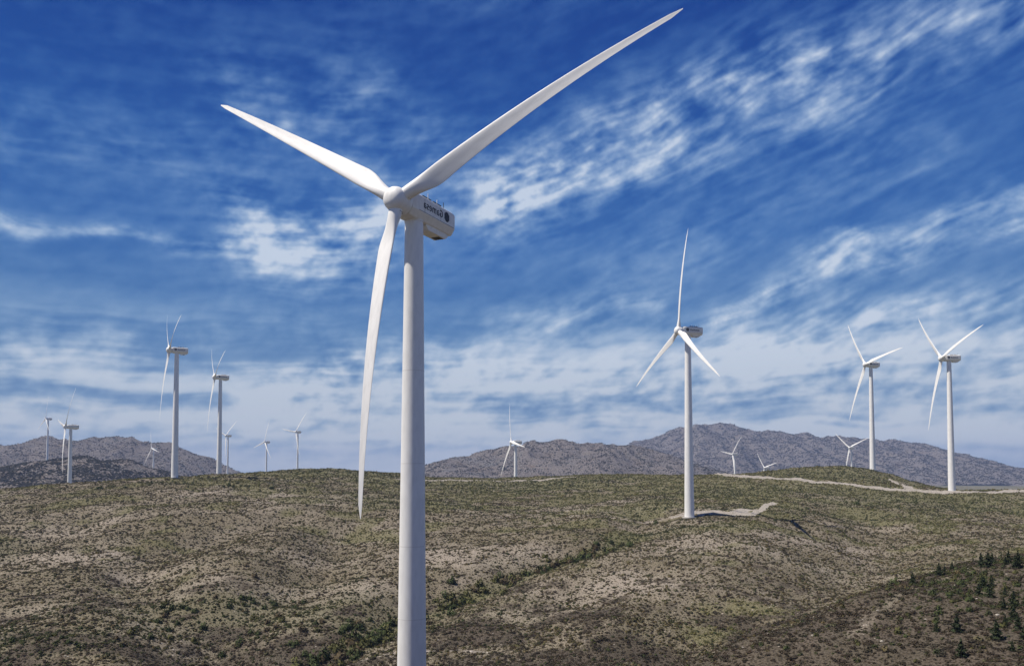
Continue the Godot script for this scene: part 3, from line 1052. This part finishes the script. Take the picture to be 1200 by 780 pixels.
	turbine(Vector3(513.9, 13.9, -1649.7), 73.8, 76.6, 5.1, "far turbine of which only the blades rise over the knoll", {"letters": false})
	turbine(Vector3(-0.6, 31.9, -799.3), 72.4, -21.9, 4.9, "lone slender turbine in front of the middle mountain", {"letters": false})
	turbine(Vector3(-207.5, 75.3, -487.5), 60.3, 70.2, 5.1, "tallest turbine on the left crest")
	turbine(Vector3(-230.2, 75.4, -624.4), 61.4, 68.8, 5.1, "second tallest turbine on the left crest, right of the tallest")
	turbine(Vector3(-390.6, 41.9, -707.1), 51.9, 41.8, 5.0, "turbine below the left crest in front of the dark foothill", {"letters": false})
	turbine(Vector3(-849.1, 101.5, -1471.4), 44.9, 5.4, 5.1, "leftmost turbine, standing on the dark foothill", {"letters": false, "foot": 22.0})
	turbine(Vector3(-749.3, 54.1, -1683.2), 44.4, -18.9, 5.0, "smallest turbine on the left, in front of the grey mountain", {"letters": false})
	turbine(Vector3(-523.4, 71.2, -1480.3), 41.0, 52.8, 5.0, "far turbine just behind the second tallest on the left crest", {"letters": false})
	turbine(Vector3(-459.2, 60.5, -1501.6), 45.3, 16.2, 5.0, "far turbine against open sky, one blade pointing steeply up", {"letters": false})
	turbine(Vector3(-381.7, 75.4, -1428.2), 39.8, 39.2, 5.0, "far turbine against open sky nearest the foreground turbine's blade", {"letters": false})
	print("turbines ", Time.get_ticks_msec())

	# ---- low scrub, tussocks and stones: nobody could count them
	var dry := []
	var heath := []
	var low_green := []
	var stones := []
	var olive := []
	for band in [[88.0, 200.0, 0.68, 0.47], [200.0, 320.0, 0.82, 0.46], [320.0, 480.0, 1.02, 0.52], [480.0, 690.0, 1.4, 0.66]]:
		var z: float = band[0]
		while z < band[1]:
			var half := 0.74 * z + 16.0
			var x := -half
			while x < half:
				var px: float = x + rng.randf_range(-0.5, 0.5) * band[2]
				var pz: float = -z + rng.randf_range(-0.5, 0.5) * band[2]
				x += band[2]
				if clear_at(px, pz):
					if rng.randf() < 0.22:
						var q: float = band[3] * (0.25 + 1.1 * pow(rng.randf(), 3.0))
						stones.append(spot(px, ground_y(px, pz), pz, Vector3(q, q * 0.7, q), shade(1.1, 0.05)))
					continue
				var cv := cover(px, pz)
				# plants stand in clumps with gaps between
				var clump := noise_fine.get_noise_2d(px * 0.9, pz * 0.9 + 70.0)
				var r := rng.randf() + 0.55 * clump
				if r < 0.0 + 0.5 * cv.x:
					if rng.randf() < 0.10 + 0.12 * cv.x:
						var q: float = band[3] * rng.randf_range(0.2, 0.7)
						stones.append(spot(px, ground_y(px, pz), pz, Vector3(q, q * 0.7, q), shade(1.0, 0.05)))
					continue
				var y := ground_y(px, pz) - 0.04
				var s: float = band[3] * (0.5 + 1.3 * pow(rng.randf(), 2.2)) * (1.0 + 0.5 * clump)
				var hy := heath_and_shade(px, pz)
				if rng.randf() < 0.08 + 0.8 * cv.y * (1.0 - 0.4 * hy):
					low_green.append(spot(px, y, pz, Vector3(s, s * rng.randf_range(0.7, 1.2), s), shade(1.0, 0.15)))
				elif rng.randf() < 0.75 * grassy(px, pz) * (1.0 - hy):
					olive.append(spot(px, y, pz, Vector3(s, s * rng.randf_range(0.6, 1.0), s), shade(1.0, 0.12)))
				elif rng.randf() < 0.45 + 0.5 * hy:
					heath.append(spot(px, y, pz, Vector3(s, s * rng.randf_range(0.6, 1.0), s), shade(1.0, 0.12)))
				else:
					dry.append(spot(px, y, pz, Vector3(s, s * rng.randf_range(0.6, 1.0), s), shade(1.0, 0.12)))
			z += band[2]
	print("scrub ", dry.size(), " ", heath.size(), " ", low_green.size(), " ", stones.size())
	scatter("dry_tussock", leaf_cloud(44, Vector3(0.9, 0.8, 0.9), 0.36, 2.2), leaves(Color(0.118, 0.102, 0.052)), dry, "straw and olive dry tussocks scattered over the hillside", "tussocks")
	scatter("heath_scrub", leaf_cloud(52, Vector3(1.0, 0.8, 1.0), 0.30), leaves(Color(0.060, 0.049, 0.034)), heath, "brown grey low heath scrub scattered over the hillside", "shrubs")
	scatter("green_scrub", leaf_cloud(52, Vector3(1.0, 0.9, 1.0), 0.30), leaves(Color(0.066, 0.074, 0.030)), low_green, "low green scrub growing in patches on the hillside", "shrubs")
	scatter("olive_tussock", leaf_cloud(44, Vector3(0.9, 0.8, 0.9), 0.36, 2.2), leaves(Color(0.112, 0.110, 0.045)), olive, "olive grass tussocks growing in drifts along the crest", "tussocks")
	var pale := paint(Color(0.36, 0.32, 0.27), 0.9)
	pale.vertex_color_use_as_albedo = true
	scatter("loose_stone", stone_mesh(), pale, stones, "small pale stones lying on the bare soil", "stones")

	# ---- bushes one can pick out
	for i in 150:
		var p := row_point(GULLY.slice(0, 8), 7.5)
		bush(p.x, p.y, 1.8, [0, 1, 1, 0, 2][rng.randi() % 5], "bush in the " + ("lower" if p.y > -218.0 else "middle" if p.y > -258.0 else "upper") + " part of the gully strip", "bushes along the gully")
	for i in 42:
		var p := row_point([[-236, -445], [-224, -450], [-199, -456], [-173, -460], [-139, -446], [-118, -436]], 12.0)
		bush(p.x, p.y, 1.3, [1, 0, 1][rng.randi() % 3], "bush on the left crest " + ("left of" if p.x < -205.0 else "right of" if p.x > -185.0 else "below") + " the tallest turbine", "bushes on the left crest")
	for i in 56:
		var p := row_point([[-79, -190], [-87, -214], [-74, -230], [-55, -214], [-48, -196], [-66, -186]], 15.0)
		bush(p.x, p.y, 1.25, [1, 0, 2, 1][rng.randi() % 4], "bush on the lower left slope, " + ("left" if p.x < -72.0 else "right") + (" and high" if p.y < -206.0 else " and low") + " in its patch", "bushes on the lower left slope")
	for i in 34:
		var p := row_point([[-118, -172], [-96, -177], [-79, -172], [-62, -176], [-52, -168]], 7.0)
		bush(p.x, p.y, 0.9, [1, 2, 1][rng.randi() % 3], "bush on the valley floor, " + ("far bottom left" if p.x < -92.0 else "bottom left") + (" edge row" if p.y > -173.0 else " back row"), "bushes at the bottom left")
	for i in 12:
		var p := row_point([[28, -147], [33, -145], [37, -143], [45, -147]], 2.5)
		bush(p.x, p.y, 1.0, 1, "bush at the foot of the right spur", "bushes at the foot of the spur")
	for e in [[61, -344, 1.9, "single dark bush left of the middle turbine's foot"], [178, -419, 2.2, "single dark bush on the right slope below the pale track"], [74, -158, 1.6, "olive bush at the upper edge of the right spur"]]:
		bush(e[0], e[1], e[2], 1, e[3], "")
	for i in 40:
		var p := row_point([[74, -150], [84, -154], [92, -154], [98, -150], [86, -138], [79, -137], [82, -124], [70, -122], [62, -114], [78, -112]], 7.0)
		var tall := rng.randf_range(1.3, 3.2)
		pine(p.x, p.y, tall, ("tall" if tall > 2.6 else "low" if tall < 1.9 else "middling") + " dark young pine on the " + ("upper" if p.y < -144.0 else "lower") + " right spur", "young pines on the right spur")
	for i in 40:
		var p := row_point([[74, -148], [88, -150], [84, -134], [72, -126], [64, -120], [56, -128]], 8.0)
		bush(p.x, p.y, 0.8, [0, 1, 1][rng.randi() % 3], "bush among the pines, " + ("upper" if p.y < -136.0 else "lower") + " part of the right spur", "bushes on the right spur")
	print("done ", Time.get_ticks_msec())
